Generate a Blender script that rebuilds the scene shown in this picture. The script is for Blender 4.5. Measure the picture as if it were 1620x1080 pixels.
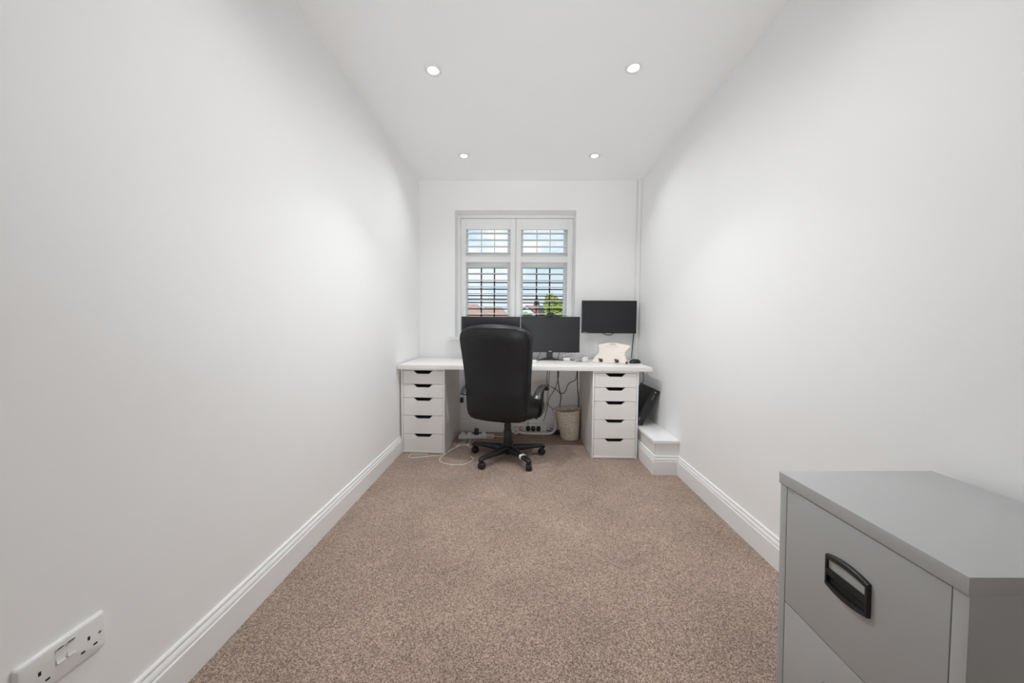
import bpy, bmesh, math, random
from mathutils import Vector, Matrix
from math import sin, cos, pi, radians

for o in list(bpy.data.objects):
    bpy.data.objects.remove(o, do_unlink=True)
sc = bpy.context.scene
COL = sc.collection
random.seed(7)

# ------------------------------------------------------------------ camera
F_PX, PITCH, YAW, ROLL, EYE = 544.2345, .0466, -.0219, -.0075, 1.0522
fwd = Vector((sin(YAW) * cos(PITCH), cos(YAW) * cos(PITCH), -sin(PITCH)))
rgt = Vector((cos(YAW), -sin(YAW), 0))
dwn = fwd.cross(rgt)
r2 = rgt * cos(ROLL) + dwn * sin(ROLL)
d2 = -rgt * sin(ROLL) + dwn * cos(ROLL)
cam_data = bpy.data.cameras.new('camera')
cam_data.sensor_width = 36.0
cam_data.sensor_fit = 'HORIZONTAL'
cam_data.lens = F_PX / 1620 * 36
cam_data.clip_start = .02
cam_data.clip_end = 500
cam = bpy.data.objects.new('camera', cam_data)
COL.objects.link(cam)
m3 = Matrix((r2, -d2, -fwd)).transposed()
cam.matrix_world = Matrix.Translation((0, 0, EYE)) @ m3.to_4x4()
sc.camera = cam

# ------------------------------------------------------------------ world, sun, exposure
SKY_STRENGTH = 1.15
LENS = 14.0          # glow of the downlight lenses
# downlight beams (watt, spread in degrees) and the tilt of their gimbals (outwards, away from the viewer) for the pair by the window, the front pair,
# and an added pair of unseen beams overhead, just above the frame
BEAM_FAR = (1.95, 132)
TILT_FAR = (.06, -.38)
BEAM_FRONT = (8.2, 121)
TILT_FRONT = (-.46, -.05)
BEAM_ADDED = (1.7, 146)
TILT_ADDED = (-.15, 0)
FILL_W = 6.8  # added fill from behind the viewer
FILL_AIM = 3.25
FILL_SPREAD = 76
FILL_LOC = (.08, -.8, .9)
world = bpy.data.worlds.new('sky')
sc.world = world
world.use_nodes = True
nt = world.node_tree
nt.nodes.clear()
w_out = nt.nodes.new('ShaderNodeOutputWorld')
w_bg = nt.nodes.new('ShaderNodeBackground')
w_bg.inputs['Strength'].default_value = SKY_STRENGTH
w_tc = nt.nodes.new('ShaderNodeTexCoord')
w_map = nt.nodes.new('ShaderNodeMapping')
w_map.inputs['Scale'].default_value = (1, 1, 2.2)
w_map.inputs['Location'].default_value = (.3, 0, .12)
w_noise = nt.nodes.new('ShaderNodeTexNoise')
w_noise.inputs['Scale'].default_value = 4.5
w_noise.inputs['Detail'].default_value = 8
w_noise.inputs['Roughness'].default_value = .55
w_ramp = nt.nodes.new('ShaderNodeValToRGB')
w_ramp.color_ramp.elements[0].position = .50
w_ramp.color_ramp.elements[0].color = (0, 0, 0, 1)
w_ramp.color_ramp.elements[1].position = .64
w_ramp.color_ramp.elements[1].color = (1, 1, 1, 1)
w_sep = nt.nodes.new('ShaderNodeSeparateXYZ')
w_grad = nt.nodes.new('ShaderNodeValToRGB')
w_grad.color_ramp.elements[0].position = .0
w_grad.color_ramp.elements[0].color = (.80, .90, 1.0, 1)
w_grad.color_ramp.elements[1].position = .55
w_grad.color_ramp.elements[1].color = (.36, .62, 1.0, 1)
w_mix = nt.nodes.new('ShaderNodeMix')
w_mix.data_type = 'RGBA'
w_mix.inputs[7].default_value = (1.0, 1.0, 1.0, 1)
L = nt.links.new
L(w_tc.outputs['Generated'], w_map.inputs['Vector'])
L(w_map.outputs[0], w_noise.inputs['Vector'])
L(w_noise.outputs[0], w_ramp.inputs[0])
L(w_tc.outputs['Generated'], w_sep.inputs[0])
L(w_sep.outputs['Z'], w_grad.inputs[0])
L(w_ramp.outputs[0], w_mix.inputs[0])
L(w_grad.outputs[0], w_mix.inputs[6])
L(w_mix.outputs[2], w_bg.inputs['Color'])
L(w_bg.outputs[0], w_out.inputs['Surface'])

sun_d = bpy.data.lights.new('sun', 'SUN')
sun_d.energy = 2.6
sun_d.angle = radians(.6)
sun_d.color = (1, .96, .9)
sun = bpy.data.objects.new('sun', sun_d)
sun.rotation_euler = (radians(48), 0, radians(-25))   # shines towards +y, from behind this house
COL.objects.link(sun)

sc.view_settings.view_transform = 'Standard'
sc.view_settings.look = 'None'
sc.view_settings.gamma = 1
sc.view_settings.use_curve_mapping = False
sc.view_settings.exposure = 0.0
sc.cycles.use_denoising = True
sc.cycles.max_bounces = 16
sc.cycles.diffuse_bounces = 10
sc.cycles.transparent_max_bounces = 16
sc.cycles.sample_clamp_indirect = 6

# ------------------------------------------------------------------ materials
def new_mat(name):
    m = bpy.data.materials.new(name)
    m.use_nodes = True
    b = m.node_tree.nodes['Principled BSDF']
    return m, m.node_tree, b

def pmat(name, col, rough=.5, metal=0, var=.04, scale=12, bump=0, bscale=200, spec=.5, coat=0):
    """painted / plastic material with a little procedural tone variation and relief"""
    m, t, b = new_mat(name)
    b.inputs['Roughness'].default_value = rough
    b.inputs['Metallic'].default_value = metal
    b.inputs['Specular IOR Level'].default_value = spec
    b.inputs['Coat Weight'].default_value = coat
    tc = t.nodes.new('ShaderNodeTexCoord')
    n = t.nodes.new('ShaderNodeTexNoise')
    n.inputs['Scale'].default_value = scale
    n.inputs['Detail'].default_value = 4
    t.links.new(tc.outputs['Object'], n.inputs['Vector'])
    r = t.nodes.new('ShaderNodeValToRGB')
    r.color_ramp.elements[0].position = .3
    r.color_ramp.elements[1].position = .7
    r.color_ramp.elements[0].color = tuple(c * (1 - var) for c in col) + (1,)
    r.color_ramp.elements[1].color = tuple(min(1, c * (1 + var)) for c in col) + (1,)
    t.links.new(n.outputs[0], r.inputs[0])
    t.links.new(r.outputs[0], b.inputs['Base Color'])
    if bump:
        n2 = t.nodes.new('ShaderNodeTexNoise')
        n2.inputs['Scale'].default_value = bscale
        n2.inputs['Detail'].default_value = 3
        t.links.new(tc.outputs['Object'], n2.inputs['Vector'])
        bp = t.nodes.new('ShaderNodeBump')
        bp.inputs['Strength'].default_value = bump
        bp.inputs['Distance'].default_value = .002
        t.links.new(n2.outputs[0], bp.inputs['Height'])
        t.links.new(bp.outputs[0], b.inputs['Normal'])
    return m

M = {}
M['wall'] = pmat('wall_paint', (.88, .88, .875), .75, var=.008, scale=2, bump=.05, bscale=90, spec=.3)
M['ceiling'] = pmat('ceiling_paint', (.93, .93, .93), .85, var=.006, scale=2, bump=.04, bscale=90, spec=.2)
M['trim'] = pmat('white_gloss_trim', (.84, .84, .835), .32, var=.006, scale=3)
M['upvc'] = pmat('white_upvc', (.90, .905, .91), .3, var=.006)
M['shutter'] = pmat('shutter_white', (.90, .90, .895), .35, var=.006)
M['desk'] = pmat('white_laminate', (.82, .805, .78), .38, var=.012, scale=6)
M['carcass'] = pmat('white_foil', (.83, .815, .79), .35, var=.012, scale=5)
M['drawer_in_shade'] = pmat('drawer_inside_shaded', (.16, .15, .14), .6)  # white inside, darkened to put its shade into the colour
M['black_plastic'] = pmat('black_plastic', (.012, .012, .013), .42, var=.1, bump=.06, bscale=500)
M['arm_plastic'] = pmat('arm_plastic', (.03, .03, .032), .28, var=.08)
M['screen_bezel'] = pmat('monitor_black', (.009, .009, .0105), .4, var=.08)
M['screen'] = pmat('monitor_screen', (.017, .017, .020), .40, var=.05, scale=3, spec=.32)
M['logo'] = pmat('grey_badge', (.4, .4, .4), .4)
M['cabinet'] = pmat('grey_steel_paint', (.43, .435, .43), .42, var=.025, scale=4, bump=.05, bscale=260)
M['cabinet_top'] = M['cabinet']
M['white_plastic'] = pmat('white_plastic', (.80, .80, .79), .3, var=.01)
M['hole'] = pmat('dark_hole', (.01, .01, .01), .7)
M['brass_screw'] = pmat('screw_metal', (.35, .34, .32), .35, metal=1)
M['white_cable'] = pmat('white_cable', (.78, .76, .72), .45, var=.02)
M['black_cable'] = pmat('black_cable', (.012, .012, .012), .5, var=.08)
M['beige_plug'] = pmat('beige_plastic', (.62, .52, .44), .45, var=.03)
M['chrome'] = pmat('chrome', (.6, .6, .6), .2, metal=1)
M['tape'] = pmat('white_tape', (.8, .79, .77), .5)
M['cream'] = pmat('cream_plastic', (.76, .68, .61), .3, var=.02, scale=8)
M['brown_foot'] = pmat('brown_rubber', (.12, .06, .045), .6)
M['render_wall'] = pmat('painted_render', (.85, .84, .82), .8, var=.05, scale=2)
M['dark_slate'] = pmat('dark_slate', (.10, .10, .12), .7, var=.2, scale=4)
M['bark'] = pmat('bark', (.12, .085, .06), .85, var=.3, scale=8)
M['lead'] = pmat('lead_and_louvre_shade', (.016, .016, .02), .5, var=.1)  # lead lines, and dark bars that stand in for backlit louvres
M['lead_grey'] = pmat('lead_came_pale', (.42, .45, .48), .5, var=.1)  # paler grey for the upper bars

def mat_leather():
    m, t, b = new_mat('black_leather')
    b.inputs['Roughness'].default_value = .40
    b.inputs['Specular IOR Level'].default_value = .4
    b.inputs['Base Color'].default_value = (.0065, .0065, .0078, 1)
    tc = t.nodes.new('ShaderNodeTexCoord')
    v = t.nodes.new('ShaderNodeTexVoronoi'); v.inputs['Scale'].default_value = 320
    n = t.nodes.new('ShaderNodeTexNoise'); n.inputs['Scale'].default_value = 6; n.inputs['Detail'].default_value = 3
    t.links.new(tc.outputs['Object'], v.inputs['Vector']); t.links.new(tc.outputs['Object'], n.inputs['Vector'])
    b1 = t.nodes.new('ShaderNodeBump'); b1.inputs['Strength'].default_value = .12; b1.inputs['Distance'].default_value = .001
    b2 = t.nodes.new('ShaderNodeBump'); b2.inputs['Strength'].default_value = .35; b2.inputs['Distance'].default_value = .02
    t.links.new(v.outputs['Distance'], b1.inputs['Height']); t.links.new(n.outputs[0], b2.inputs['Height'])
    t.links.new(b2.outputs[0], b1.inputs['Normal']); t.links.new(b1.outputs[0], b.inputs['Normal'])
    r = t.nodes.new('ShaderNodeMapRange'); r.inputs['To Min'].default_value = .38; r.inputs['To Max'].default_value = .52
    t.links.new(n.outputs[0], r.inputs['Value']); t.links.new(r.outputs[0], b.inputs['Roughness'])
    return m
M['leather'] = mat_leather()

def mat_carpet():
    m, t, b = new_mat('brown_twist_carpet')
    b.inputs['Roughness'].default_value = .95
    b.inputs['Specular IOR Level'].default_value = .1
    b.inputs['Sheen Weight'].default_value = .15
    tc = t.nodes.new('ShaderNodeTexCoord')
    v = t.nodes.new('ShaderNodeTexVoronoi'); v.inputs['Scale'].default_value = 330
    n = t.nodes.new('ShaderNodeTexNoise'); n.inputs['Scale'].default_value = 420; n.inputs['Detail'].default_value = 3
    big = t.nodes.new('ShaderNodeTexNoise'); big.inputs['Scale'].default_value = 3.2; big.inputs['Detail'].default_value = 3
    for q in (v, n, big): t.links.new(tc.outputs['Object'], q.inputs['Vector'])
    sep = t.nodes.new('ShaderNodeSeparateColor'); t.links.new(v.outputs['Color'], sep.inputs[0])
    mx = t.nodes.new('ShaderNodeMath'); mx.operation = 'MULTIPLY_ADD'
    mx.inputs[1].default_value = .55; mx.inputs[2].default_value = 0
    t.links.new(sep.outputs[0], mx.inputs[0])
    ad = t.nodes.new('ShaderNodeMath'); ad.operation = 'MULTIPLY_ADD'; ad.inputs[1].default_value = .45
    t.links.new(n.outputs[0], ad.inputs[0]); t.links.new(mx.outputs[0], ad.inputs[2])
    r = t.nodes.new('ShaderNodeValToRGB')
    e = r.color_ramp.elements
    e[0].position = .18; e[0].color = (.105, .074, .059, 1)
    e[1].position = .86; e[1].color = (.63, .49, .405, 1)
    k = e.new(.5); k.color = (.325, .235, .187, 1)
    t.links.new(ad.outputs[0], r.inputs[0])
    hs = t.nodes.new('ShaderNodeHueSaturation')
    mr = t.nodes.new('ShaderNodeMapRange'); mr.inputs['From Min'].default_value = .3; mr.inputs['From Max'].default_value = .7
    mr.inputs['To Min'].default_value = .88; mr.inputs['To Max'].default_value = 1.12
    t.links.new(big.outputs[0], mr.inputs['Value']); t.links.new(mr.outputs[0], hs.inputs['Value'])
    t.links.new(r.outputs[0], hs.inputs['Color']); t.links.new(hs.outputs[0], b.inputs['Base Color'])
    bp = t.nodes.new('ShaderNodeBump'); bp.inputs['Strength'].default_value = .7; bp.inputs['Distance'].default_value = .004
    t.links.new(ad.outputs[0], bp.inputs['Height']); t.links.new(bp.outputs[0], b.inputs['Normal'])
    return m
M['carpet'] = mat_carpet()

def mat_emit(name, col, s):
    m = bpy.data.materials.new(name); m.use_nodes = True
    t = m.node_tree; t.nodes.clear()
    o = t.nodes.new('ShaderNodeOutputMaterial'); e = t.nodes.new('ShaderNodeEmission')
    e.inputs[0].default_value = col + (1,); e.inputs[1].default_value = s
    t.links.new(e.outputs[0], o.inputs[0])
    return m
M['lens'] = mat_emit('lit_lamp_lens', (1, .985, .96), LENS)

def mat_glass():
    m = bpy.data.materials.new('clear_pane'); m.use_nodes = True
    t = m.node_tree; t.nodes.clear()
    o = t.nodes.new('ShaderNodeOutputMaterial'); mx = t.nodes.new('ShaderNodeMixShader')
    tr = t.nodes.new('ShaderNodeBsdfTransparent'); gl = t.nodes.new('ShaderNodeBsdfGlossy')
    gl.inputs['Roughness'].default_value = .02; tr.inputs[0].default_value = (.97, .985, .98, 1)
    mx.inputs[0].default_value = .05
    t.links.new(tr.outputs[0], mx.inputs[1]); t.links.new(gl.outputs[0], mx.inputs[2]); t.links.new(mx.outputs[0], o.inputs[0])
    return m
M['glass'] = mat_glass()

def mat_roof(name, a, b_):
    m, t, b = new_mat(name)
    b.inputs['Roughness'].default_value = .8
    tc = t.nodes.new('ShaderNodeTexCoord')
    br = t.nodes.new('ShaderNodeTexBrick'); br.inputs['Scale'].default_value = 4
    br.inputs['Color1'].default_value = a + (1,); br.inputs['Color2'].default_value = b_ + (1,)
    br.inputs['Mortar'].default_value = tuple(c * .5 for c in a) + (1,); br.inputs['Mortar Size'].default_value = .02
    t.links.new(tc.outputs['Object'], br.inputs['Vector']); t.links.new(br.outputs[0], b.inputs['Base Color'])
    return m
M['roof_terracotta'] = mat_roof('terracotta_tiles', (.56, .30, .21), (.66, .40, .30))
M['roof_red'] = mat_roof('red_tiles', (.50, .20, .15), (.58, .27, .2))

def mat_leaf(name, a, b_):
    m, t, b = new_mat(name)
    b.inputs['Roughness'].default_value = .6
    n = t.nodes.new('ShaderNodeTexNoise'); n.inputs['Scale'].default_value = 3
    tc = t.nodes.new('ShaderNodeTexCoord'); t.links.new(tc.outputs['Object'], n.inputs['Vector'])
    r = t.nodes.new('ShaderNodeValToRGB'); r.color_ramp.elements[0].position = .35; r.color_ramp.elements[1].position = .65
    r.color_ramp.elements[0].color = a + (1,); r.color_ramp.elements[1].color = b_ + (1,)
    t.links.new(n.outputs[0], r.inputs[0]); t.links.new(r.outputs[0], b.inputs['Base Color'])
    return m
M['leaf_lime'] = mat_leaf('lime_foliage', (.30, .40, .05), (.62, .66, .12))
M['leaf_green'] = mat_leaf('green_foliage', (.12, .22, .05), (.32, .42, .1))
M['leaf_dark'] = mat_leaf('dull_foliage', (.13, .18, .14), (.22, .27, .2))
M['lawn'] = mat_leaf('lawn', (.12, .2, .05), (.2, .3, .08))

def mat_wicker():
    m, t, b = new_mat('cream_wicker')
    b.inputs['Roughness'].default_value = .65
    tc = t.nodes.new('ShaderNodeTexCoord')
    n = t.nodes.new('ShaderNodeTexNoise'); n.inputs['Scale'].default_value = 60; n.inputs['Detail'].default_value = 3
    t.links.new(tc.outputs['Object'], n.inputs['Vector'])
    r = t.nodes.new('ShaderNodeValToRGB'); r.color_ramp.elements[0].position = .3; r.color_ramp.elements[1].position = .7
    r.color_ramp.elements[0].color = (.66, .56, .43, 1); r.color_ramp.elements[1].color = (.92, .86, .75, 1)
    t.links.new(n.outputs[0], r.inputs[0]); t.links.new(r.outputs[0], b.inputs['Base Color'])
    return m
M['wicker'] = mat_wicker()

# ------------------------------------------------------------------ mesh helpers
class MB:
    def __init__(s): s.v = []; s.f = []
    def add(s, vs, fs, mat=None):
        k = len(s.v)
        for p in vs:
            p = Vector(p)
            s.v.append(mat @ p if mat is not None else p)
        s.f += [tuple(i + k for i in q) for q in fs]
        return s
    def box(s, x0, x1, y0, y1, z0, z1, bev=0, mat=None, seg=2):
        bm = bmesh.new()
        bmesh.ops.create_cube(bm, size=1)
        for v in bm.verts:
            v.co = Vector(((x0 + x1) / 2 + v.co.x * (x1 - x0), (y0 + y1) / 2 + v.co.y * (y1 - y0), (z0 + z1) / 2 + v.co.z * (z1 - z0)))
        if bev:
            bmesh.ops.bevel(bm, geom=list(bm.edges), offset=bev, segments=seg, affect='EDGES', profile=.6)
        bm.verts.index_update()
        s.add([v.co.copy() for v in bm.verts], [[v.index for v in f.verts] for f in bm.faces], mat)
        bm.free()
        return s
    def tube(s, pts, r, n=8, mat=None, caps=True, closed=False):
        pts = [Vector(p) for p in pts]
        N = len(pts)
        rs = r if isinstance(r, (list, tuple)) else [r] * N
        vs = []; fs = []
        up = None
        for i, p in enumerate(pts):
            a = pts[(i - 1) % N] if (closed or i > 0) else p
            b = pts[(i + 1) % N] if (closed or i < N - 1) else p
            d = (b - a).normalized()
            if up is None:
                up = Vector((0, 0, 1)) if abs(d.z) < .9 else Vector((1, 0, 0))
            x = d.cross(up)
            if x.length < 1e-5: x = d.orthogonal()
            x.normalize()
            y = x.cross(d).normalized()
            up = y
            for k in range(n):
                a_ = 2 * pi * k / n
                vs.append(p + (x * cos(a_) + y * sin(a_)) * rs[i])
        R = N if closed else N - 1
        for i in range(R):
            for k in range(n):
                j = (i + 1) % N
                fs.append((i * n + k, i * n + (k + 1) % n, j * n + (k + 1) % n, j * n + k))
        if caps and not closed:
            fs.append(tuple(range(n))[::-1]); fs.append(tuple((N - 1) * n + k for k in range(n)))
        return s.add(vs, fs, mat)
    def lathe(s, prof, n=32, mat=None, cap0=True, cap1=True):
        vs = []; fs = []
        for r, z in prof:
            for k in range(n):
                a = 2 * pi * k / n
                vs.append((r * cos(a), r * sin(a), z))
        for i in range(len(prof) - 1):
            for k in range(n):
                fs.append((i * n + k, i * n + (k + 1) % n, (i + 1) * n + (k + 1) % n, (i + 1) * n + k))
        if cap0: fs.append(tuple(range(n))[::-1])
        if cap1: fs.append(tuple((len(prof) - 1) * n + k for k in range(n)))
        return s.add(vs, fs, mat)
    def prism(s, poly, d0, d1, axis='y', mat=None):
        """2-D polygon extruded along axis; poly is (a, b) in the other two axes in order"""
        def P(a, b, d):
            return (a, d, b) if axis == 'y' else ((d, a, b) if axis == 'x' else (a, b, d))
        n = len(poly)
        vs = [P(a, b, d0) for a, b in poly] + [P(a, b, d1) for a, b in poly]
        fs = [tuple(range(n)), tuple(range(2 * n - 1, n - 1, -1))]
        for i in range(n):
            j = (i + 1) % n
            fs.append((i, i + n, j + n, j))
        return s.add(vs, fs, mat)
    def loft(s, rings, cap=True, mat=None):
        n = len(rings[0]); vs = [p for r in rings for p in r]; fs = []
        for i in range(len(rings) - 1):
            for k in range(n):
                fs.append((i * n + k, i * n + (k + 1) % n, (i + 1) * n + (k + 1) % n, (i + 1) * n + k))
        if cap:
            fs.append(tuple(range(n))[::-1]); fs.append(tuple((len(rings) - 1) * n + k for k in range(n)))
        return s.add(vs, fs, mat)
    def build(s, name, mat, parent=None, smooth=True, angle=38, label=None, stuff=False):
        me = bpy.data.meshes.new(name)
        me.from_pydata([tuple(p) for p in s.v], [], s.f)
        bm = bmesh.new(); bm.from_mesh(me)
        bmesh.ops.recalc_face_normals(bm, faces=bm.faces)
        bm.to_mesh(me); bm.free()
        me.materials.append(mat)
        if smooth:
            for p in me.polygons: p.use_smooth = True
            me.set_sharp_from_angle(angle=radians(angle))
        o = bpy.data.objects.new(name, me)
        COL.objects.link(o)
        if parent: o.parent = parent
        if label: o['label'] = label
        if stuff: o['kind'] = 'stuff'
        return o

def tag(o, label, cat, group=None):
    o['label'] = label; o['category'] = cat
    if group: o['group'] = group
    return o

def thing(name, label, cat, loc=(0, 0, 0), rot=(0, 0, 0), group=None):
    o = bpy.data.objects.new(name, None)
    o.empty_display_size = .05
    COL.objects.link(o)
    o.location = loc; o.rotation_euler = rot
    return tag(o, label, cat, group)

def struct(o):
    o['kind'] = 'structure'
    return o

def copy_tree(o, parent=None):
    c = o.copy(); COL.objects.link(c)
    if parent: c.parent = parent
    for ch in list(o.children): copy_tree(ch, c)
    return c

def curve_pts(ps, k=8):
    """Catmull-Rom through ps"""
    ps = [Vector(p) for p in ps]
    q = [ps[0] * 2 - ps[1]] + ps + [ps[-1] * 2 - ps[-2]]
    out = []
    for i in range(1, len(q) - 2):
        a, b, c, d = q[i - 1], q[i], q[i + 1], q[i + 2]
        for j in range(k):
            t = j / k
            out.append(.5 * ((2 * b) + (c - a) * t + (2 * a - 5 * b + 4 * c - d) * t * t + (3 * b - a - 3 * c + d) * t ** 3))
    out.append(ps[-1])
    return out

def rrect(x0, x1, z0, z1, r, n=5):
    out = []
    for cx, cz, a0 in ((x1 - r, z1 - r, 0), (x0 + r, z1 - r, 90), (x0 + r, z0 + r, 180), (x1 - r, z0 + r, 270)):
        for i in range(n + 1):
            a = radians(a0 + 90 * i / n)
            out.append((cx + r * cos(a), cz + r * sin(a)))
    return out

def sell(hw, hd, n, N=40):
    """superellipse ring in xy"""
    out = []
    for k in range(N):
        a = 2 * pi * k / N
        c, s_ = cos(a), sin(a)
        out.append((hw * math.copysign(abs(c) ** (2 / n), c), hd * math.copysign(abs(s_) ** (2 / n), s_)))
    return out

# ------------------------------------------------------------------ room shell
WL, WR, HC, D, REAR = -.978, 1.1387, 2.4345, 3.3622, -1.35
SK = .0162
struct(MB().box(WL - .3, WR + .3, REAR - .2, D + .3, -.12, 0).build('floor', M['carpet'], smooth=False))
struct(MB().box(WL - .3, WR + .3, REAR - .2, D + .3, HC, HC + .15).build('ceiling', M['ceiling'], smooth=False))
struct(MB().box(WL - .15, WL, REAR, D, 0, HC).build('wall_left', M['wall'], smooth=False))
struct(MB().box(WR, WR + .15, REAR, D, 0, HC).build('wall_right', M['wall'], smooth=False))
struct(MB().box(WL - .15, WR + .15, REAR - .15, REAR, 0, HC).build('wall_rear', M['wall'], smooth=False))
OX0, OX1, OZ0, OZ1 = -.635, .534, .905, 2.159
wb = MB()
wb.box(WL - .15, OX0, D, D + .30, 0, HC)
wb.box(OX1, WR + .15, D, D + .30, 0, HC)
wb.box(OX0, OX1, D, D + .30, 0, OZ0)
wb.box(OX0, OX1, D, D + .30, OZ1, HC)
struct(wb.build('wall_back', M['wall'], smooth=False))

SKP = [(0, 0), (SK, 0), (SK, .096), (SK - .002, .0985), (.0108, .1005), (.0108, .1035), (.0145, .1065), (.0135, .113), (.0105, .118),
       (.0085, .1205), (.0062, .1215), (.0062, .1235), (.0088, .1255), (.0088, .130), (.0065, .134), (.003, .1355), (0, .1355)]
def skirting(name, path):
    """moulding along a polyline; the room lies to its right-hand side"""
    pts = [Vector((p[0], p[1], 0)) for p in path]
    rings = []
    for i, p in enumerate(pts):
        ns = []
        if i > 0: d = (p - pts[i - 1]).normalized(); ns.append(Vector((d.y, -d.x, 0)))
        if i < len(pts) - 1: d = (pts[i + 1] - p).normalized(); ns.append(Vector((d.y, -d.x, 0)))
        if len(ns) == 2:
            n = (ns[0] + ns[1]); n = n / (n.length ** 2) * 2
        else: n = ns[0]
        rings.append([p + n * o + Vector((0, 0, z)) for o, z in SKP])
    return struct(MB().loft(rings).build(name, M['trim'], angle=25))
STX, STY = .9707, 2.432                       # faces of the low boxed step on the right
skirting('baseboard_left', [(WL, REAR), (WL, D)])
skirting('baseboard_back', [(WL, D), (STX, D)])
skirting('baseboard_right', [(STX, D), (STX, STY), (WR, STY), (WR, REAR)])
# boxed step in the right corner
step = struct(MB().box(STX, WR, STY, D, 0, .224).build('trim_1', M['trim'], smooth=False))
MB().box(STX - .0145, WR, STY - .0145, D, .224, .248, .004).build('step_lid', M['trim'], step)
# slim pipe trunking in the corner
struct(MB().box(WR - .034, WR - .001, D - .045, D - .001, .249, HC - .001, .003).build('trim_2', M['trim']))
# window board
struct(MB().box(OX0 - .047, OX1 + .047, D - .034, D, .905, .933, .006).box(OX0, OX1, D - .002, D + .16, .905, .933).build('trim_3', M['trim']))

# ------------------------------------------------------------------ window
win = bpy.data.objects.new('window_1', None); COL.objects.link(win); struct(win)
win.location = (0, 3.60, 0)
GX = [(-.546, -.132), (.030, .450)]
GZU = (1.808, 2.053); GZL = (1.00, 1.648)
fb = MB()
Y0, Y1 = 0, .07
def win_bar(name, x0, x1, z0, z1, y0=Y0, y1=Y1, bev=.004):
    return MB().box(x0, x1, y0, y1, z0, z1, bev).build(name, M['upvc'], win)
win_bar('frame', OX0, -.585, .905, OZ1); win_bar('frame', .490, OX1, .905, OZ1)
win_bar('frame', -.585, .490, 2.095, OZ1); win_bar('frame', -.585, .490, .905, .960)
win_bar('mullion', -.085, -.017, .96, 2.095)
for gx0, gx1 in GX:
    for a, b in ((gx0 - .04, gx0), (gx1, gx1 + .04)):
        win_bar('sash_stile', a, b, .96, 2.095, .004, .062)
    win_bar('transom', gx0, gx1, 1.648, 1.808, .0, .066)
    win_bar('sash_rail', gx0, gx1, 2.053, 2.095, .004, .062)
    win_bar('sash_rail', gx0, gx1, .96, 1.0, .004, .062)
    for z0, z1 in (GZU, GZL):
        MB().box(gx0 - .005, gx1 + .005, .03, .036, z0 - .005, z1 + .005).build('pane', M['glass'], win, smooth=False)
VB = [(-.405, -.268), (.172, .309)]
ZB = [1.588, 1.500, 1.430, 1.362, 1.326, 1.290, 1.223, 1.156, 1.09, 1.03]  # mostly dark rows imitating the shade of backlit louvres, among real lead rows
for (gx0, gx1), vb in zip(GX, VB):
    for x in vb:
        MB().box(x - .0065, x + .0065, .020, .031, GZL[0], GZL[1]).build('glazing_or_shade_bar', M['lead'], win, smooth=False)
        MB().box(x - .003, x + .003, .025, .031, GZU[0], GZU[1]).build('glazing_or_shade_bar', M['lead_grey'], win, smooth=False)
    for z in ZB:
        MB().box(gx0, gx1, .020, .031, z - .0055, z + .0055).build('glazing_or_shade_bar', M['lead'], win, smooth=False)  # some lead rows, mostly dark rows for the shade of backlit louvres

# shutter frame and the two shutters
fr = thing('shutter_frame', 'thin white frame around the window reveal that carries both shutters', 'shutter frame', (0, 3.505, .933))
for nm, a in (('frame_jamb', (-.634, -.6045, 0, .045, 0, 1.224)), ('frame_jamb', (.5275, .533, 0, .045, 0, 1.224)),
              ('frame_head', (-.6045, .5275, 0, .045, 1.196, 1.224))):
    MB().box(*a, bev=.002).build(nm, M['shutter'], fr)
ZU = [1.980, 1.914, 1.848, 1.782]
ZL = [1.645 - .0676 * i for i in range(10)]
def shutter(x0, x1, label):
    t = thing('plantation_shutter', label, 'shutter', ((x0 + x1) / 2, 3.525, .936), group='white louvred shutters at the window')
    h = (x1 - x0) / 2
    zt = 2.124 - .936
    st = .052
    for a, b in ((-h, -h + st), (h - st, h)):
        MB().box(a, b, -.0135, .0135, 0, zt, .003).build('stile', M['shutter'], t)
    for a, b in ((2.018 - .936, zt), (1.690 - .936, 1.752 - .936), (0, .085)):
        MB().box(-h + st, h - st, -.012, .012, a, b, .002).build('rail', M['shutter'], t)
    first = None
    for z in ZU + ZL:
        z -= .936
        if first is None:
            m = MB()
            ring = sell(.038, .0052, 2.2, 20)
            tl = radians(3)
            rings = [[(x, a * cos(tl) - b * sin(tl), a * sin(tl) + b * cos(tl)) for a, b in ring] for x in (-h + st + .002, h - st - .002)]
            first = m.loft(rings).build('louvre', M['shutter'], t, angle=50); first.location.z = z
        else:
            c = first.copy(); COL.objects.link(c); c.location.z = z
    for z in (.25, .62, 1.02):
        MB().tube([(-h - .002 if x0 < -.3 else h + .002, -.016, z), (-h - .002 if x0 < -.3 else h + .002, -.016, z + .06)], .0035, 8).build('hinge', M['shutter'], t)
    return t
shutter(-.602, -.0485, 'left white louvred shutter panel, over the window half with orange roofs outside')
shutter(-.0445, .5255, 'right white louvred shutter panel, over the window half with a tree outside')

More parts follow.
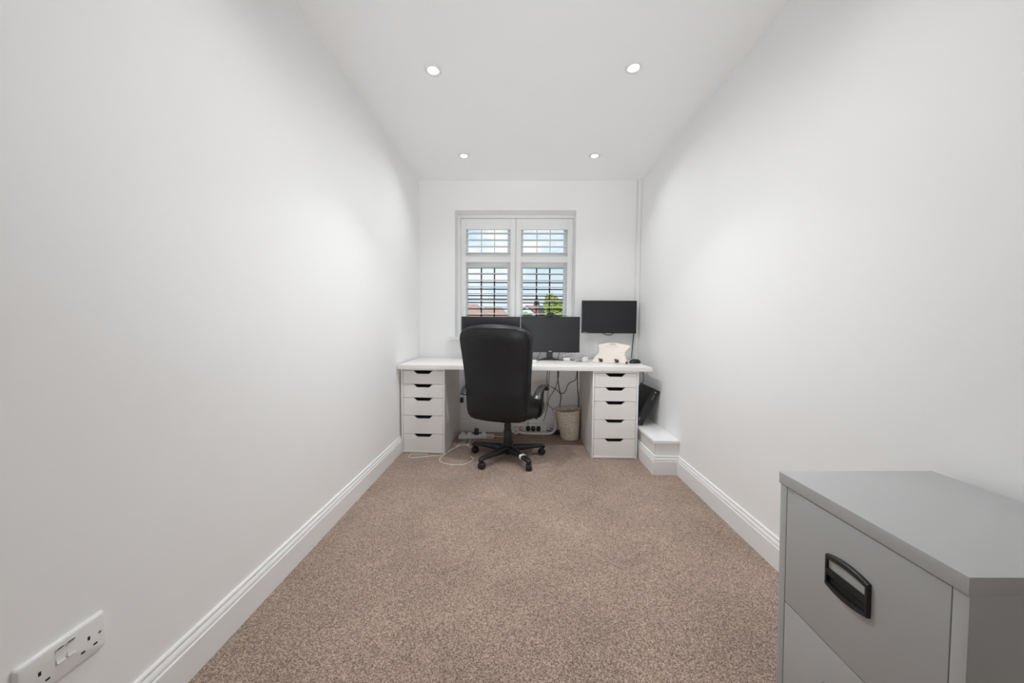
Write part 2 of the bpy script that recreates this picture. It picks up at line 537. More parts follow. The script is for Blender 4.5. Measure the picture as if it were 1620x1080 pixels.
# ------------------------------------------------------------------ downlights
def downlight(x, y, label):
    t = thing('downlight', label, 'ceiling light', (x, y, HC - .0004), group='recessed ceiling downlights')
    rim = MB().lathe([(.0235, -.0005), (.0265, -.004), (.0315, -.0072), (.040, -.0078), (.0455, -.0045), (.0475, 0), (.0235, 0)], 40, cap0=False, cap1=False)
    rim.build('rim', M['white_plastic'], t)
    MB().lathe([(.0, -.0045), (.016, -.004), (.0245, -.002), (.0245, -.0005), (0, -.0005)], 32, cap0=False, cap1=False).build('lens', M['lens'], t)
    spot(x, y, *((*BEAM_FAR, TILT_FAR) if y > 2.5 else (*BEAM_FRONT, TILT_FRONT)))
    return t
def spot(x, y, watt, deg, tilt):
    if watt <= 0: return
    d = bpy.data.lights.new('downlight_beam', 'AREA')
    d.energy = watt; d.shape = 'DISK'; d.size = .046; d.spread = radians(deg)
    d.color = (.945, .975, 1)
    o = bpy.data.objects.new('downlight_beam', d); o.location = (x, y, HC - .012)
    o.rotation_euler = Vector((tilt[0] * (1 if x > .06 else -1), tilt[1], -1)).to_track_quat('-Z', 'Y').to_euler()
    COL.objects.link(o)
downlight(-.482, 1.922, 'lit round downlight near the front of the ceiling, left of the pair')
downlight(.598, 1.917, 'lit round downlight near the front of the ceiling, right of the pair')
downlight(-.467, 2.868, 'small lit downlight by the window wall, above the left drawer unit')
downlight(.598, 2.875, 'small lit downlight by the window wall, above the right drawer unit')

for x_ in (-.475, .598):  # added beams without fittings, carrying the rows on out of view
    spot(x_, .967, *BEAM_ADDED, TILT_ADDED)
# added fill light behind the viewer, no lamp stands there; aimed at the ceiling
if FILL_W > 0:
    ul = bpy.data.lights.new('ceiling_fill', 'AREA')
    ul.shape = 'DISK'; ul.size = .35; ul.energy = FILL_W; ul.spread = radians(FILL_SPREAD); ul.color = (.95, .975, 1)
    uo = bpy.data.objects.new('ceiling_fill', ul); uo.location = FILL_LOC
    uo.rotation_euler = (Vector((.08, FILL_AIM, HC)) - uo.location).to_track_quat('-Z', 'Y').to_euler()
    COL.objects.link(uo)

# ------------------------------------------------------------------ desk
DX, DY, DZ = -.9629, 2.6923, .734
dt = thing('desk_top', 'long white laminate desk top resting on two white drawer units', 'desk', (DX + 1.0, DY + .3, .700), (0, 0, -.0049))
MB().box(-1.0, 1.0, -.3, .3, 0, .034, .0018).build('worktop', M['desk'], dt)

def drawer_unit(loc, rot, label, inside=None):
    t = thing('drawer_unit', label, 'drawer unit', loc, (0, 0, rot), group='white drawer units under the desk')
    W, DP, Ht, th = .36, .575, .699, .0145
    for a, b in ((-W / 2, -W / 2 + th), (W / 2 - th, W / 2)):
        MB().box(a, b, 0, DP, .0, Ht, .001).build('side_panel', M['carcass'], t)
    MB().box(-W / 2 + th, W / 2 - th, 0, DP, Ht - .016, Ht, .001).build('top_panel', M['carcass'], t)
    MB().box(-W / 2 + th, W / 2 - th, .0, DP, .004, .018, .001).build('bottom_panel', M['carcass'], t)
    MB().box(-W / 2 + th, W / 2 - th, DP - .006, DP, .018, Ht - .016).build('back_panel', M['carcass'], t)
    zt = Ht - .018
    w = W / 2 - th - .0026
    for i, h in enumerate((.111, .111, .146, .152, .144)):
        z1, z0 = zt - .0015, zt - h + .0015
        zt -= h
        # front with a shallow scooped hand hold in its upper edge
        half, base, dep = .083, .046, .0255
        sc_ = []
        for k in range(9):
            s = k / 8
            e = s * s * (3 - 2 * s)
            sc_.append((-half + (half - base) * s, z1 - dep * e))
        poly = [(-w, z0), (w, z0), (w, z1)] + [(-x, z) for x, z in sc_] + sc_[::-1] + [(-w, z1)]
        dr = MB().prism(poly, .004, .020).build('drawer', M['carcass'], t, angle=30)
        MB().box(-w + .012, w - .012, .045, .5, z0 + .01, z1 - .03).box(-w + .012, w - .012, .0205, .045, z0 + .01, z0 + .02).build('drawer_box', M['drawer_in_shade'], dr, smooth=False)
    return t
drawer_unit((-.7825, 2.756, 0), radians(-2.0), 'white five-drawer unit under the left end of the desk, beside the left wall')
drawer_unit((.7595, 2.706, 0), radians(.2), 'white five-drawer unit under the right end of the desk, beside the boxed step')

# ------------------------------------------------------------------ office chair
CA = radians(15.5)
ch = thing('office_chair', 'black leather high-backed swivel chair on castors, turned away at the desk', 'chair', (-.088, 2.696, 0), (0, 0, -CA))
def lerp_table(tab, z):
    for (z0, a0), (z1, a1) in zip(tab, tab[1:]):
        if z <= z1:
            k = (z - z0) / (z1 - z0) if z1 > z0 else 0
            return a0 + (a1 - a0) * max(0, k)
    return tab[-1][1]
# backrest
hw_t = [(.334, .11), (.338, .175), (.348, .212), (.372, .232), (.41, .239), (.46, .241), (.56, .243), (.68, .2485), (.80, .257), (.90, .264), (.95, .265), (.985, .256), (1.01, .237), (1.03, .205), (1.043, .168), (1.053, .115), (1.058, .07), (1.060, .02)]
th_t = [(.334, .014), (.35, .032), (.40, .05), (.55, .058), (.70, .052), (.85, .056), (.95, .062), (1.0, .058), (1.03, .044), (1.05, .024), (1.06, .004)]
rings = []
zs = [z for z, _ in hw_t]
zz = []
for a, b in zip(zs, zs[1:]):
    n = max(1, int((b - a) / .02))
    zz += [a + (b - a) * i / n for i in range(n)]
zz.append(zs[-1])
for z in zz:
    k = (z - .35) / .71
    rear = -.232 - .02 * k - .075 * k * k            # centre line leans back
    yc = rear + .06
    hw, ht = lerp_table(hw_t, z), lerp_table(th_t, z)
    rg = []
    for (x, y) in sell(hw * (1.03 + .03 * k), ht, 3.6, 56):
        curve = .035 * (x / .26) ** 2                # wraps slightly round the sitter
        rg.append((x - .034, yc + y + curve, z))
    rings.append(rg)
MB().loft(rings).build('backrest', M['leather'], ch, angle=80)
# raised piped edge of the rear panel
pipe = []
for z in [.375, .40, .46, .56, .68, .80, .90, .95, .985, 1.005]:
    k = (z - .35) / .71
    hw, ht = lerp_table(hw_t, z), lerp_table(th_t, z)
    xx = hw * (.955 + .028 * k)
    yy = -.232 - .02 * k - .075 * k * k + .06 - ht * (1 - .93 ** 3.6) ** (1 / 3.6) + .035 * (xx / .26) ** 2
    pipe.append((xx, yy - .001, z))
pl = curve_pts(pipe, 5)
arch = [(x, y, z) for x, y, z in [(pipe[-1][0], pipe[-1][1], pipe[-1][2])]]
top_arch = []
for i in range(1, 12):
    a = i / 12
    x = pipe[-1][0] * cos(a * pi)
    z = 1.005 + .025 * sin(a * pi) ** .7
    k = (z - .35) / .71
    ht = lerp_table(th_t, z)
    hw = lerp_table(hw_t, z)
    q = min(.98, abs(x) / hw)
    yy = -.232 - .02 * k - .075 * k * k + .06 - ht * (1 - q ** 3.6) ** (1 / 3.6) + .035 * (x / .26) ** 2
    top_arch.append((x, yy - .001, z))
OFF = Vector((-.034, 0, 0))
path = [Vector(p) for p in pl] + [Vector(p) for p in top_arch] + [Vector((-p.x, p.y, p.z)) for p in reversed(pl)]
MB().tube([p + OFF for p in path], .0028, 6).build('piping', M['leather'], ch)
# seat cushion
rings = []
for z, e, n in ((.352, -.05, 3), (.356, -.02, 3.2), (.375, 0, 3.4), (.41, .006, 3.6), (.44, 0, 3.4), (.458, -.03, 3.2), (.468, -.08, 3), (.472, -.14, 2.6)):
    rings.append([(x, y + .045, z + (.010 * max(0, 1 - ((y + .045) / .25) ** 2) if z > .45 else 0) - (.02 * max(0, (y - .15) / .1) if z > .44 else 0)) for x, y in sell(.262 + e, .248 + e, n, 48)])
MB().loft(rings).build('seat', M['leather'], ch, angle=80)
# mechanism, column and its sleeves
MB().box(-.075, .075, -.11, .10, .325, .353, .006).box(-.04, .04, -.05, .05, .29, .33, .006).build('tilt_mechanism', M['black_plastic'], ch)
MB().tube([(.05, .02, .335), (.17, .03, .335), (.235, .035, .325)], [.005, .005, .007], 8).build('height_lever', M['black_plastic'], ch)
MB().lathe([(.0265, .21), (.0265, .30)], 24).build('gas_column', M['black_plastic'], ch)
MB().lathe([(.034, .10), (.0335, .16), (.031, .222), (.0285, .226), (.0265, .228)], 28).build('column_sleeve', M['black_plastic'], ch)
MB().lathe([(.022, .032), (.030, .045), (.052, .058), (.056, .085), (.050, .102), (.036, .110), (.034, .114)], 32).build('hub', M['black_plastic'], ch)
# five star legs, each with a twin-wheel castor
leg_me = None
ang0 = math.degrees(CA) - 2.9
def leg_rings():
    R = []
    for r, w, zb, zt in ((.035, .032, .050, .106), (.10, .030, .056, .103), (.18, .026, .061, .097), (.25, .0225, .064, .092), (.285, .021, .063, .089), (.303, .018, .060, .084), (.312, .012, .058, .078)):
        ring = []
        for a, b in sell(w, (zt - zb) / 2, 3.2, 16):
            ring.append((a, r, (zb + zt) / 2 + b))
        R.append(ring)
    return R
for k in range(5):
    a = radians(ang0 + 72 * k)           # counter-clockwise from the chair's forward axis
    lg = MB().loft(leg_rings()).build('base_leg', M['black_plastic'], ch, angle=45)
    lg.rotation_euler.z = a
    cs = MB()
    sw = radians(random.uniform(-40, 40))
    T = Matrix.Translation((0, .298, 0)) @ Matrix.Rotation(sw, 4, 'Z')
    for sx in (-1, 1):
        pr = [(.0, sx * .006), (.021, sx * .006), (.0245, sx * .009), (.025, sx * .016), (.022, sx * .022), (.010, sx * .0235), (0, sx * .0235)]
        vs = MB().lathe(pr, 22, cap0=False, cap1=False)
        R = Matrix.Rotation(pi / 2, 4, 'Y')
        cs.add(vs.v, vs.f, T @ Matrix.Translation((0, -.012, .0255)) @ R)
    # hood over the wheels and the stem
    hood = []
    for i in range(9):
        t_ = radians(-20 + 200 * i / 8)
        hood.append([(x, -.012 + .029 * cos(t_) * 1.0, .0255 + .029 * sin(t_)) for x in (-.013, .013)] + [(x, -.012 + .024 * cos(t_), .0255 + .024 * sin(t_)) for x in (.013, -.013)])
    cs.loft(hood, mat=T)
    cs.tube([(0, 0, .030), (0, 0, .066)], .0075, 10, mat=T)
    c_o = cs.build('castor', M['black_plastic'], lg, angle=40)
    if k == 3:
        tp = []
        for r in (.205, .228):
            u = (r - .18) / .07
            w = .026 + (.0225 - .026) * u; zb = .061 + .003 * u; zt_ = .097 - .005 * u
            tp.append([(x, r, (zb + zt_) / 2 + b) for x, b in sell(w + .0018, (zt_ - zb) / 2 + .0018, 3.2, 20)])
        MB().loft(tp).build('tape', M['tape'], lg, label='white tape wrapped round one leg')
# arms
for s in (-1, 1):
    X = s * .283
    prof = curve_pts([(X, -.225, .532), (X, -.20, .558), (X, -.15, .580), (X, -.07, .592), (X, .03, .589), (X, .085, .573), (X, .108, .543)], 6)
    rr = []
    for i, p in enumerate(prof):
        a = prof[max(0, i - 1)]; b = prof[min(len(prof) - 1, i + 1)]
        d = (b - a).normalized(); nrm = Vector((0, -d.z, d.y))
        rr.append([p + Vector((u, 0, 0)) + nrm * v for u, v in sell(.027, .010, 2.6, 14)])
    ar = MB().loft(rr).build('armrest', M['arm_plastic'], ch, angle=60)
    post = curve_pts([(X, .02, .585), (X - s * .004, .0, .52), (X - s * .004, -.01, .44), (X - s * .022, -.01, .362), (X - s * .10, -.01, .345)], 6)
    rr = []
    for i, p in enumerate(post):
        a = post[max(0, i - 1)]; b = post[min(len(post) - 1, i + 1)]
        d = (b - a).normalized(); nrm = Vector((d.z, 0, -d.x))
        rr.append([p + Vector((0, u, 0)) + nrm * v for u, v in sell(.020, .009, 2.6, 14)])
    MB().loft(rr).build('arm_post', M['black_plastic'], ch, angle=60)

# ------------------------------------------------------------------ monitors
def monitor(loc, w, h, label, stand=True, logo=True, rot=(0, 0, 0), zbase=None):
    t = thing('monitor', label, 'monitor', loc, rot, group=None)
    z0 = 0 if zbase is None else zbase
    MB().box(-w / 2, w / 2, 0, .018, z0, z0 + h, .003).box(-w / 2 + .08, w / 2 - .08, .017, .045, z0 + .06, z0 + h - .07, .012).build('casing', M['screen_bezel'], t)
    MB().box(-w / 2 + .008, w / 2 - .008, -.0012, .004, z0 + .020, z0 + h - .008).build('screen', M['screen'], t, smooth=False)
    if logo:
        MB().box(-.014, .014, -.002, .002, z0 + .006, z0 + .0135, .0008).build('badge', M['logo'], t)
        for i in range(3):
            MB().box(w / 2 - .11 + i * .03, w / 2 - .095 + i * .03, .004, .010, z0 - .0025, z0 + .001).build('button', M['black_plastic'], t)
    if stand:
        MB().prism(rrect(-.028, .028, .004, z0 + .12, .004), .046, .066).build('stand_neck', M['screen_bezel'], t)
        # two-armed arched foot
        fm = MB()
        for s in (-1, 1):
            fm.loft([[(s * x, y - wy, zt * .3), (s * x, y + wy, zt * .3), (s * x, y + wy, zt), (s * x, y - wy, zt)]
                     for x, y, wy, zt in ((.0, .05, .03, .020), (.03, .045, .026, .018), (.07, .025, .018, .012), (.105, .0, .010, .006), (.12, -.012, .004, .004))])
        fm.box(-.055, .055, .03, .12, 0, .012, .003)
        fm.build('stand_foot', M['screen_bezel'], t, angle=30)
    return t
monitor((-.265, 3.15, DZ), .540, .322, 'black monitor on the desk partly hidden behind the chair back', zbase=.075)
monitor((.281, 3.15, DZ), .536, .326, 'black monitor in the middle of the desk, with a webcam on top', zbase=.075)
wm = monitor((.841, 3.262, .985), .512, .307, 'black monitor fixed to the wall above the cream laptop stand', stand=False, logo=False)
MB().box(-.1, .1, .044, .058, .08, .2, .003).box(-.05, .05, .056, .0985, .1, .18, .003).build('wall_bracket', M['black_plastic'], wm)
MB().tube(curve_pts([(-.052, .02, .001), (-.03, .012, -.012), (0, .01, -.017), (.03, .012, -.012), (.048, .02, .001)], 6), .0035, 8).build('lower_loop', M['black_plastic'], wm)
MB().box(-.244, -.206, -.0022, .001, .0068, .0106).build('badge', M['logo'], wm, smooth=False)

wc = thing('webcam', 'small black webcam clipped on top of the middle monitor', 'webcam', (.281, 3.152, DZ + .075 + .326))
MB().prism(rrect(-.036, .036, .004, .032, .013), -.016, .014).build('camera_body', M['black_plastic'], wc)
MB().lathe([(.011, 0), (.011, .004), (.008, .005), (.0, .0045)], 20, mat=Matrix.Translation((0, -.015, .018)) @ Matrix.Rotation(pi / 2, 4, 'X')).build('camera_lens', M['screen'], wc)
MB().box(-.022, .022, -.012, .028, .0003, .0045, .001).box(-.02, .02, .022, .028, -.03, .003, .001).build('clip', M['black_plastic'], wc)

# ------------------------------------------------------------------ things on the desk
# laptop stand: waisted cream board leaning back on a prop
ls = thing('laptop_stand', 'cream plastic folding laptop stand with two black stops, under the wall monitor', 'laptop stand', (.775, 2.955, DZ), (0, 0, radians(-25)))
outl = [(-.150, .0), (-.148, .018), (-.130, .055), (-.112, .082), (-.106, .105), (-.110, .135), (-.122, .178), (-.112, .188), (-.085, .196), (-.03, .208), (.03, .208), (.085, .196), (.146, .182), (.152, .174), (.124, .13), (.112, .105), (.114, .08), (.128, .05), (.140, .018), (.138, .0)]
LEAN = Matrix.Translation((0, 0, .008)) @ Matrix.Rotation(radians(-38), 4, 'X')
op = [Vector((p[0], p[1], 0)) for p in outl]
sm = []
for p, q in zip(op, op[1:] + op[:1]):
    sm += [p, p.lerp(q, .5)]
MB().prism([(p.x, p.y) for p in sm], 0, .006, 'y', LEAN).build('board', M['cream'], ls, angle=40)
ring = [(.026 * cos(2 * pi * k / 24), -.0005, .192 + .0075 * sin(2 * pi * k / 24)) for k in range(24)]
MB().tube(ring, .0022, 6, mat=LEAN, closed=True).build('carry_loop', M['logo'], ls)
for x in (-.080, .055):
    MB().prism([(x - .02, .028), (x + .017, .022), (x + .019, .006), (x - .005, .0)], -.016, 0, 'y', LEAN).build('stop', M['black_plastic'], ls, label='black stop that holds the laptop edge')
MB().box(-.145, .130, -.004, .17, .0005, .007, .002).build('base_plate', M['cream'], ls)
MB().box(-.05, .05, .098, .104, .006, .125, .002, Matrix.Translation((0, .03, 0)) @ Matrix.Rotation(radians(12), 4, 'X')).build('prop', M['cream'], ls)
MB().box(.128, .142, -.002, .03, .0005, .022, .003).build('rubber_foot', M['brown_foot'], ls)

def blob_rings(w, l, h, n=9, N=28):
    R = []
    for i in range(n):
        a = i / (n - 1) * pi / 2
        k = cos(a) ** .6 if i < n - 1 else .05
        R.append([(x * k, y * k, h * sin(a)) for x, y in sell(w, l, 2.4, N)])
    return R
ms = thing('computer_mouse', 'black computer mouse on the right end of the desk', 'mouse', (1.0, 2.985, DZ), (0, 0, radians(-70)))
MB().loft(blob_rings(.031, .052, .036)).build('shell', M['black_plastic'], ms, angle=60)
MB().lathe([(.0085, -.004), (.0085, .004)], 16, mat=Matrix.Translation((0, .028, .026)) @ Matrix.Rotation(pi / 2, 4, 'Y')).build('scroll_wheel', M['arm_plastic'], ms)
tag(MB().tube(curve_pts([(.99, 2.955, DZ + .005), (.965, 2.965, DZ + .0045), (.94, 3.0, DZ + .0045), (.93, 3.08, DZ + .0045), (.96, 3.2, DZ + .0045)], 6), .0022, 6).build('mouse_cable', M['white_cable']),
    'short pale cable lying between the mouse and the laptop stand', 'cable')
tag(MB().tube(curve_pts([(1.087, 3.285, 1.20), (1.094, 3.295, 1.12), (1.097, 3.30, 1.03), (1.086, 3.302, .97), (1.078, 3.302, .86), (1.070, 3.300, .748)], 6), .0042, 8).build('monitor_cable', M['black_cable']),
    'black cable hanging straight from the wall monitor to the desk by the corner', 'cable')

# power adapter with a looped flex
ad = thing('power_adapter', 'white power adapter with a coiled white lead beside the middle monitor foot', 'adapter', (.432, 3.168, DZ), (0, 0, radians(12)))
MB().box(-.032, .032, -.018, .018, .0005, .026, .006).build('adapter_body', M['white_plastic'], ad)
coil = [(.035 * cos(t) + .006 + .004 * sin(3 * t), .014 * sin(t) + .008, .028 + .018 * sin(t) ** 2 + .0008 * i) for i, t in enumerate([2 * pi * k / 18 for k in range(46)])]
MB().tube(coil, .0026, 6).build('lead', M['white_cable'], ad)
MB().tube(curve_pts([(.03, .0, .012), (.06, .005, .022), (.085, .02, .028), (.11, .035, .02)], 5), .003, 6).build('lead', M['white_cable'], ad)
tag(MB().tube(curve_pts([(.455, 3.10, DZ + .016), (.475, 3.085, DZ + .010), (.50, 3.065, DZ + .004), (.535, 3.05, DZ + .004), (.56, 3.06, DZ + .006)], 6), .003, 6).build('charging_cable', M['black_cable']),
    'short black cable end lying between two white plugs on the desk', 'cable')
tag(MB().box(-.016, .016, -.006, .006, 0, .012, .003).tube([(.016, 0, .006), (.03, .002, .006)], .003, 6).build('cable_connector', M['black_plastic']),
    'small black cable connector lying behind the white plug on the desk', 'connector').location = (.545, 3.085, DZ + .0005)

def uk_plug(name, label, cat, loc, rot, body, group=None, scale=1):
    t = thing(name, label, cat, loc, rot, group)
    # back of the plug towards +y, pins towards -y
    MB().loft([[(x * k, y_, z * k) for x, z in sell(.023, .023, 3.0, 24)] for y_, k in ((0, .97), (.004, 1), (.018, 1), (.028, .92), (.033, .75))]).build('plug_body', body, t, angle=50)
    for x, z, w, h in ((0, .011, .002, .004), (-.011, -.010, .0032, .002), (.011, -.010, .0032, .002)):
        MB().box(x - w, x + w, -.017, .001, z - h, z + h, .0005).build('pin', M['chrome'], t)
    return t
pl1 = uk_plug('plug', 'white three-pin plug lying loose on the desk, pins to the front', 'plug', (.578, 3.02, DZ + .0235), (0, 0, radians(10)), M['white_plastic'])
MB().tube(curve_pts([(0, .03, .0), (.01, .045, -.008), (-.03, .06, -.0185), (-.08, .05, -.0195), (-.10, .02, -.0195)], 6), .0032, 6).build('flex', M['white_cable'], pl1)
pk = thing('round_adapter', 'little white round puck on the desk edge by the chair back', 'adapter', (.123, 2.955, DZ))
MB().lathe([(.024, .0005), (.026, .004), (.026, .017), (.022, .022), (0, .023)], 28, cap1=False).build('puck', M['white_plastic'], pk)
MB().tube(curve_pts([(.02, .01, .006), (.05, .03, .003), (.03, .08, .003), (-.02, .1, .003)], 6), .002, 6).build('lead', M['white_cable'], pk)

# leads that drop behind the middle monitor
for nm, lab, ps in (
    ('monitor_cable', 'thin black cable slanting down left of the middle monitor neck', [(.205, 3.20, .83), (.19, 3.205, .79), (.165, 3.2, .745), (.16, 3.23, .738)]),
    ('monitor_cable', 'black cable dropping right of the middle monitor neck to the white adapter', [(.375, 3.2, .83), (.37, 3.205, .79), (.362, 3.2, .752), (.36, 3.22, .738)]),
    ('monitor_cable', 'short black cable end hanging below the right half of the middle monitor', [(.432, 3.2, .83), (.428, 3.2, .80), (.42, 3.2, .785), (.46, 3.2, .775)])):
    tag(MB().tube(curve_pts(ps, 6), .0028, 6).build(nm, M['black_cable']), lab, 'cable')

# ------------------------------------------------------------------ under the desk
HANG = [
    ('looped black cable under the desk that sags to the right and climbs again', [(.268, 3.31, .70), (.272, 3.31, .62), (.27, 3.31, .50), (.305, 3.31, .465), (.355, 3.31, .44), (.392, 3.31, .405), (.42, 3.31, .398), (.447, 3.31, .42), (.472, 3.31, .485), (.50, 3.31, .51), (.548, 3.31, .545), (.56, 3.31, .70)], .003),
    ('black cable hanging from the desk to behind the wicker basket', [(.372, 3.315, .70), (.374, 3.315, .55), (.382, 3.315, .48), (.395, 3.315, .41), (.407, 3.315, .36), (.397, 3.315, .28), (.404, 3.315, .20), (.40, 3.325, .05), (.36, 3.325, .012)], .0042),
    ('thin black cable slanting behind the right chair arm', [(.39, 3.33, .70), (.372, 3.33, .50), (.332, 3.33, .41), (.295, 3.33, .35), (.275, 3.325, .25), (.24, 3.32, .12)], .0028),
    ('short straight black cable hanging left of the slanting one', [(.295, 3.335, .70), (.292, 3.335, .56), (.286, 3.335, .45), (.27, 3.335, .3), (.24, 3.335, .2)], .0026),
    ('black cable hanging beside the right drawer unit above the basket', [(.553, 3.26, .70), (.553, 3.26, .55), (.556, 3.26, .46), (.563, 3.26, .40), (.567, 3.26, .32), (.562, 3.30, .16), (.54, 3.33, .012)], .0038),
]
for lab, ps, r in HANG:
    tag(MB().tube(curve_pts(ps, 6), r, 8).build('hanging_cable', M['black_cable']), lab, 'cable', 'black cables hanging under the desk')
tag(MB().tube(curve_pts([(.27, 3.30, .31), (.295, 3.30, .275), (.318, 3.305, .255), (.334, 3.31, .225)], 6), .003, 6).build('hanging_cable', M['black_cable']),
    'black cable end feeding into the top of the white cable sleeve', 'cable')
tag(MB().tube(curve_pts([(.334, 3.31, .242), (.350, 3.305, .17), (.356, 3.29, .105), (.348, 3.28, .06), (.318, 3.27, .025), (.25, 3.268, .015), (.16, 3.27, .015), (.08, 3.275, .015), (.02, 3.28, .02), (-.03, 3.285, .04)], 8), .014, 12).build('cable_sleeve', M['white_cable']),
    'thick white flexible cable sleeve curving to the floor beside the basket', 'cable sleeve')

# wicker basket
bk = thing('wicker_basket', 'cream woven wicker waste basket against the right drawer unit', 'basket', (.479, 3.195, 0))
m = MB(); NS, NZ = 96, 54
rings_o = []; 
for i in range(NZ + 1):
    v = i / NZ
    rings = []
    for k in range(NS):
        a = 2 * pi * k / NS
        st = k // 4
        wv = sin(pi * (k % 4 + .5) / 4) * sin(pi * (i % 3 + .5) / 3) * (1 if (st + i // 3) % 2 else -1)
        r = .080 + .036 * v + .0036 * wv
        zt = .004 + v * .262
        rings.append((r * cos(a) - .026 * v, r * sin(a) + .006 * v, zt + .016 * v * cos(a) * .6))
    rings_o.append(rings)
inner = [[(p[0] + (-.026 * (i / NZ) - p[0]) * .06, p[1] + (.006 - p[1]) * .06, p[2]) for p in rings_o[i]] for i in range(NZ, -1, -6)]
m.loft(rings_o + inner, cap=True).build('basket_wall', M['wicker'], bk, angle=60)
rim = [(.1165 * cos(2 * pi * k / 48) - .026, .1165 * sin(2 * pi * k / 48) + .006, .268 + .016 * cos(2 * pi * k / 48) * .6 + .002 * sin(k * pi / 2)) for k in range(48)]
MB().tube(rim, .0055, 8, closed=True).build('rim', M['wicker'], bk)

# extension leads
es = thing('power_strip', 'white extension lead lying on the carpet beside the left drawer unit', 'extension lead', (-.395, 3.155, 0), (0, 0, radians(3)))
MB().box(-.165, .165, -.026, .026, .0005, .034, .004).build('strip_body', M['white_plastic'], es)
for x in (-.125, -.062, .002, .068):
    MB().box(x - .024, x + .024, -.022, .022, .0335, .0355, .001).build('socket_face', M['white_plastic'], es)
MB().box(.095, .163, -.0275, .0, .004, .036, .002).build('end_cap', M['beige_plug'], es)
MB().tube(curve_pts([(.165, 0, .018), (.21, .005, .014), (.25, .02, .012), (.262, .045, .05), (.28, .07, .09)], 6), .004, 8).build('flex', M['white_cable'], es)
def strip_plug(dx, body, h, label, group):
    t = thing('plug', label, 'plug', (-.395 + dx, 3.155 + dx * .052, .0358), (0, 0, radians(3)), group)
    MB().loft([[(x * k, y * k, z) for x, y in sell(.0215, .0205, 3.4, 20)] for z, k in ((0, 1), (h * .6, 1), (h * .9, .9), (h, .75))]).build('plug_body', body, t, angle=50)
    return t
strip_plug(-.125, M['white_plastic'], .022, 'white plug at the left end of the floor extension lead', 'plugs on the floor extension lead')
strip_plug(-.062, M['white_plastic'], .020, 'white plug between another white plug and the tall black one', 'plugs on the floor extension lead')
strip_plug(.002, M['black_plastic'], .055, 'tall black plug-in adapter on the floor extension lead', 'plugs on the floor extension lead')
strip_plug(.068, M['white_plastic'], .020, 'white plug right of the tall black adapter on the floor', 'plugs on the floor extension lead')

e2 = thing('power_strip', 'white extension lead standing on edge against the back skirting', 'extension lead', (.108, 3.312, 0))
MB().box(-.165, .160, -.012, .018, .022, .096, .004).build('strip_body', M['white_plastic'], e2)
for x_ in (-.15, .12):
    MB().box(x_, x_ + .03, -.012, .018, .0005, .024, .002).build('stand_tab', M['white_plastic'], e2)
def edge_plug(x, z, body, label, r=.021):
    t = thing('plug', label, 'plug', (x, 3.2998, z), group='plugs in the upright extension lead')
    MB().loft([[(a * k, -d, b * k) for a, b in sell(r, r * 1.18, 2.5, 20)] for d, k in ((0, 1), (.016, 1), (.026, .85), (.03, .6))]).build('plug_body', body, t, angle=50)
    return t
for x, b, lab in ((-.020, 'beige_plug', 'beige plug at the left of the upright extension lead'), (.028, 'beige_plug', 'beige plug next to the first black plug on the upright lead'),
                  (.090, 'black_plastic', 'first black plug of three, with a lead rising from it'), (.140, 'black_plastic', 'middle one of three black plugs on the upright lead'),
                  (.190, 'black_plastic', 'rightmost of three black plugs on the upright lead')):
    p_ = edge_plug(x, .057, M[b], lab)
    if x == .090:
        MB().tube(curve_pts([(0, -.022, .018), (0, -.024, .045), (-.004, -.02, .10), (-.01, -.01, .2)], 6), .003, 6).build('flex', M['black_cable'], p_)
ba = thing('power_brick', 'black power brick on the carpet half behind the wicker basket', 'adapter', (.402, 3.315, 0), (0, 0, radians(4)))
MB().box(-.06, .03, -.026, .026, .0005, .034, .006).build('brick_body', M['black_plastic'], ba)
MB().tube(curve_pts([(-.06, 0, .018), (-.085, -.008, .03), (-.115, -.006, .036), (-.15, .0, .03)], 5), .0035, 6).build('flex', M['black_cable'], ba)
MB().tube(curve_pts([(-.05, -.015, .034), (-.08, -.012, .055), (-.10, 0, .058)], 5), .003, 6).build('flex', M['black_cable'], ba)
wl_ = tag(MB().tube(curve_pts([(-.06, 3.255, .03), (-.04, 3.245, .055), (-.015, 3.25, .065), (.0, 3.25, .04), (-.025, 3.245, .02), (-.06, 3.25, .045), (-.075, 3.26, .075), (-.05, 3.26, .085)], 8), .0055, 8).build('coiled_cable', M['white_cable']),
          'bunched white cable on the floor right of the chair column', 'cable')

# white charging cables on the carpet
tag(MB().tube(curve_pts([(-.485, 3.11, .012), (-.49, 3.06, .004), (-.52, 2.98, .003), (-.545, 2.92, .003), (-.51, 2.955, .003), (-.575, 2.84, .003), (-.588, 2.77, .003), (-.625, 2.722, .003), (-.70, 2.698, .003), (-.775, 2.668, .003), (-.84, 2.655, .003),
                         (-.868, 2.665, .003), (-.879, 2.70, .003), (-.868, 2.735, .003), (-.80, 2.737, .003), (-.735, 2.733, .003)], 8), .0026, 6).build('charging_cable', M['white_cable']),
    'white cable curling round in front of the left drawer unit', 'cable', 'white cables on the carpet')
tag(MB().tube(curve_pts([(-.435, 3.12, .012), (-.44, 3.03, .003), (-.45, 2.965, .003), (-.40, 2.90, .003), (-.47, 2.955, .003), (-.55, 2.87, .003), (-.60, 2.725, .003), (-.618, 2.66, .003), (-.602, 2.59, .003), (-.55, 2.548, .003), (-.47, 2.528, .003),
                         (-.395, 2.555, .003), (-.355, 2.64, .003), (-.38, 2.70, .003)], 8), .0026, 6).build('charging_cable', M['white_cable']),
    'white cable in a wide loop on the carpet left of the chair base', 'cable', 'white cables on the carpet')
